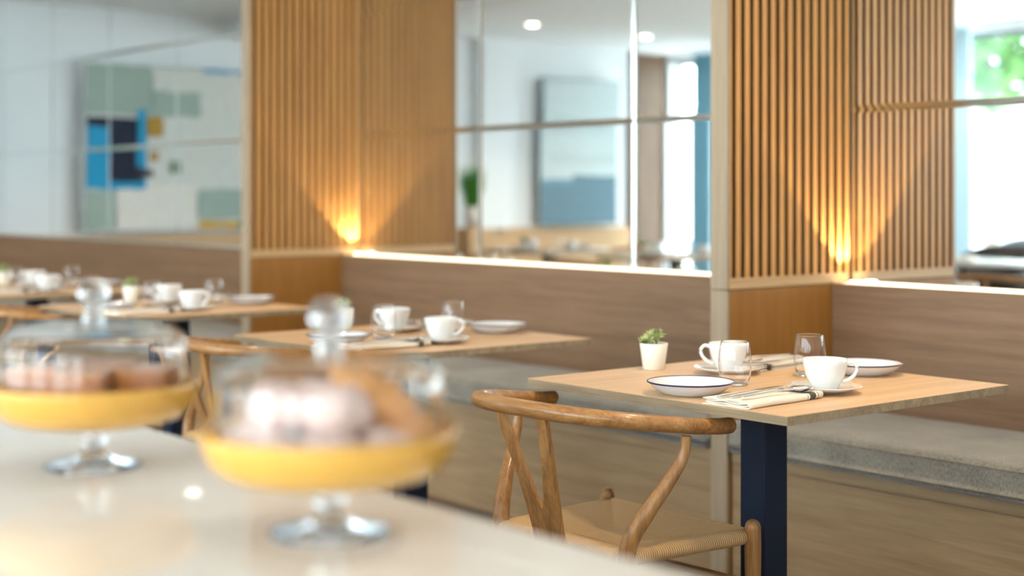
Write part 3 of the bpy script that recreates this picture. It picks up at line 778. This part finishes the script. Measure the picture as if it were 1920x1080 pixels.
painting('seascape_painting', 'tall pale painting with slate blue lower band, reflected in middle mirror', -1.866, -2.924, .87, 2.35,
         [(-1.87, 2.35, -2.92, .87, 0), (-1.95, 1.95, -2.8, 1.8, 1), (-2.0, 1.6, -2.9, 1.5, 1), (-1.87, 1.30, -2.92, .87, 2), (-1.87, 1.34, -2.4, 1.28, 3), (-2.3, 1.38, -2.92, 1.29, 2)],
         ['q_pale', 'q_mist', 'q_slate', 'q_blue'], .06, 'q_frame')
# grass plant on the low panelling
t = thing('potted_grass', 'green grass plant in slim pot on the far ledge, reflected in middle mirror', 'plant', (XW+.3, -.84, 0))
b = BM(); box(b, -.15, .15, -.15, .15, 0, .86, .01); obj('plinth', b, 'oak_z', t)
b = BM(); lathe(b, [(0, .861), (.07, .861), (.085, 1.06), (.075, 1.06), (.07, 1.03), (0, 1.03)], 28); obj('pot', b, 'planter', t)
b = BM(); R = random.Random(5)
for k in range(260):
    a = R.uniform(0, 2*PI); r0 = R.uniform(0, .06); sp = R.uniform(.02, .17); h = R.uniform(.25, .46)
    d = Vector((math.cos(a), math.sin(a), 0)); s = Vector((-d.y, d.x, 0))*.006
    p0 = d*r0+Vector((0, 0, 1.03)); p1 = d*(r0+sp*.5)+Vector((0, 0, 1.03+h*.6)); p2 = d*(r0+sp)+Vector((0, 0, 1.03+h))
    v = [b.verts.new(p0-s), b.verts.new(p0+s), b.verts.new(p1+s), b.verts.new(p1-s), b.verts.new(p2)]
    b.faces.new(v[:4]); b.faces.new((v[3], v[2], v[4]))
obj('grass_blades', b, 'green_grass', t, fix=False)
# curtains
def sheer(name, col, tr):
    m = bpy.data.materials.new(name); m.use_nodes = True; nt = m.node_tree
    for n in list(nt.nodes): nt.nodes.remove(n)
    d = nt.nodes.new('ShaderNodeBsdfDiffuse'); d.inputs[0].default_value = col
    t_ = nt.nodes.new('ShaderNodeBsdfTranslucent'); t_.inputs[0].default_value = col
    mx = nt.nodes.new('ShaderNodeMixShader'); mx.inputs[0].default_value = tr
    o = nt.nodes.new('ShaderNodeOutputMaterial'); nt.links.new(d.outputs[0], mx.inputs[1]); nt.links.new(t_.outputs[0], mx.inputs[2]); nt.links.new(mx.outputs[0], o.inputs[0]); MAT[name] = m
sheer('teal_cloth', srgb(124, 160, 172), .18); sheer('sheer_white', srgb(206, 222, 228), .10)
def curtain(x0, n, mat, label):
    b = BM(); v0 = []; 
    for i in range(n+1):
        x = x0+i*.0055; y = -3.58+.03*math.sin(i*.75); v0.append((b.verts.new((x, y, .03)), b.verts.new((x, y, 2.66))))
    for p, q in zip(v0, v0[1:]): b.faces.new((p[0], q[0], q[1], p[1])).smooth = True
    tag(obj('curtain', b, mat), label, 'curtain', 'curtains on the window wall')
curtain(-11.02, 50, 'teal_cloth', 'teal curtain beside the far window, reflected in middle mirror')
curtain(-8.65, 185, 'sheer_white', 'pale sheer curtain beside the garden window, reflected in right mirror')

# ------------------------------------------------------------------ counter and cake stands
ZK = .853
t = thing('serving_counter', 'glossy pale stone-topped serving counter in the foreground', 'counter', (-1.2, .5, 0))
b = BM(); box(b, -2.6, 2.2, -.36, .468, ZK-.04, ZK, .002); obj('countertop', b, 'counter_stone', t)
b = BM(); box(b, -2.55, 2.15, -.3, .42, 0, ZK-.0405); obj('base_cabinet', b, 'bench_x', t)

def make_stand():
    t = thing('cake_stand', 'x', 'cake stand')
    b = BM(); lathe(b, [(0, 0), (.058, 0), (.060, .003), (.050, .006), (.024, .011), (.013, .02), (.012, .028), (.018, .035), (.012, .042), (.014, .050), (.026, .0555), (0, .0558)], 48); obj('foot', b, 'thick_glass', t, 'clear glass foot and stem')
    b = BM(); lathe(b, [(0, .056), (.088, .056), (.108, .062), (.122, .078), (.1285, .100), (.1287, .106), (.126, .1065), (.1255, .100), (.1195, .082), (.114, .0675), (.098, .0655), (0, .0655)], 64); obj('plate', b, 'amber_glass', t, 'amber-gold shallow plate')
    return t
def make_cloche():
    t = thing('glass_cloche', 'x', 'cloche')
    ro, th = .1115, .0028
    ro = .115
    out = [(ro-.0004, 0), (ro, .0006), (ro, .003), (ro, .04), (ro, .070), (ro, .075), (ro-.004, .092), (ro-.018, .103), (ro-.045, .108), (.02, .110), (0, .1103)]
    inn = [(0, .1073), (.02, .107), (ro-.046, .1052), (ro-.020, .1003), (ro-.0065, .0905), (ro-th, .075), (ro-th, .07), (ro-th, .04), (ro-th, .003), (ro-th, .0006), (ro-th+.0004, 0)]
    b = BM(); lathe(b, inn+out, 64, closed=False)
    obj('dome', b, 'glass', t)
    b = BM(); lathe(b, [(0, .1105), (.014, .1107), (.011, .117), (.009, .124), (.011, .129), (.0165, .134), (.0195, .144), (.018, .155), (.011, .163), (0, .165)], 32); obj('knob', b, 'thick_glass', t)
    return t
S1, S2 = (-1.272, .809), (-1.766, .779)
place('stand', make_stand, (S1[0], S1[1], ZK+.0004), 0, 'glass footed cake stand nearest the camera, holding sugared pastries', 'cake stands on the counter')
place('stand', make_stand, (S2[0], S2[1], ZK+.0004), 0, 'glass footed cake stand at far left, holding brown cake', 'cake stands on the counter')
place('cloche', make_cloche, (S1[0], S1[1], ZK+.0705), 0, 'clear glass cloche covering the sugared pastries, nearer one', 'glass cloches')
place('cloche', make_cloche, (S2[0], S2[1], ZK+.0705), 0, 'clear glass cloche covering the brown cake, at far left', 'glass cloches')
ZP = ZK+.0662
def make_bun():
    b = BM(); lathe(b, [(0, 0), (.024, 0), (.031, .008), (.033, .019), (.029, .032), (.018, .041), (0, .045)], 28)
    for v in b.verts:
        v.co.x *= 1+.12*math.sin(v.co.y*150+1); v.co.z *= 1+.1*math.sin(v.co.x*120)
    return tag(obj('sugared_bun', b, 'sugar_bun'), 'x', 'pastry')
BN = ['at the far left', 'at the front left', 'at the back left', 'at the front', 'in the middle', 'at the front right', 'at the back right', 'on top at the left', 'on top in the middle', 'on top at the back']
def lat(S, l, m): return S[0]+l*.635-m*.772, S[1]+l*.772+m*.635
for (l, m, z), n in zip([(-.078, 0, 0), (-.052, -.056, 0), (-.046, .058, 0), (.012, -.076, 0), (-.008, -.008, 0), (.064, -.044, 0), (.022, .066, 0), (-.046, -.016, .043), (.012, -.044, .043), (-.012, .034, .043)], BN):
    x, y = lat(S1, l, m)
    place('bun', make_bun, (x, y, ZP+z), l*60, 'pinkish sugar-dusted bun under the nearer cloche, %s' % n, 'sugared buns under the nearer cloche')
def make_croissant():
    b = BM(); pts = []
    for i in range(17):
        a = -1+i/8; r = .023*(1-abs(a)**2.2)+.005; r *= 1+.10*math.sin(i*2.4)
        pts.append((a*.062, .016*a*a, .0, r))
    tube(b, pts, 18, True)
    return tag(obj('golden_pastry', b, 'pastry_gold'), 'x', 'pastry')
for l, m, z, tilt, rz, n in [(.047, .014, .062, .74, 50, 'leaning at the right'), (.090, .012, .022, .1, 130, 'lying low at the far right')]:
    x, y = lat(S1, l, m)
    o = place('croissant', make_croissant, (x, y, ZP+z), 0, 'golden baked pastry under the nearer cloche, %s' % n, 'golden pastries under the nearer cloche')
    o.rotation_euler = (0, tilt, math.radians(rz))
def make_slice():
    t = thing('cake_slice', 'x', 'cake')
    b = BM(); box(b, -.032, .032, -.040, .040, 0, .052, .004); obj('sponge', b, 'cake', t)
    b = BM(); box(b, -.031, .031, -.039, .039, .0522, .058, .002); obj('icing', b, 'cake_glaze', t)
    return t
for l, m, r, n in [(-.068, 0, 48, 'left'), (0, -.045, 52, 'front'), (.068, 0, 50, 'right'), (0, .045, 50, 'back')]:
    x, y = lat(S2, l, m)
    place('slice', make_slice, (x, y, ZP), math.radians(r), 'brown cake slice under the far left cloche, %s' % n, 'cake slices under the far left cloche')
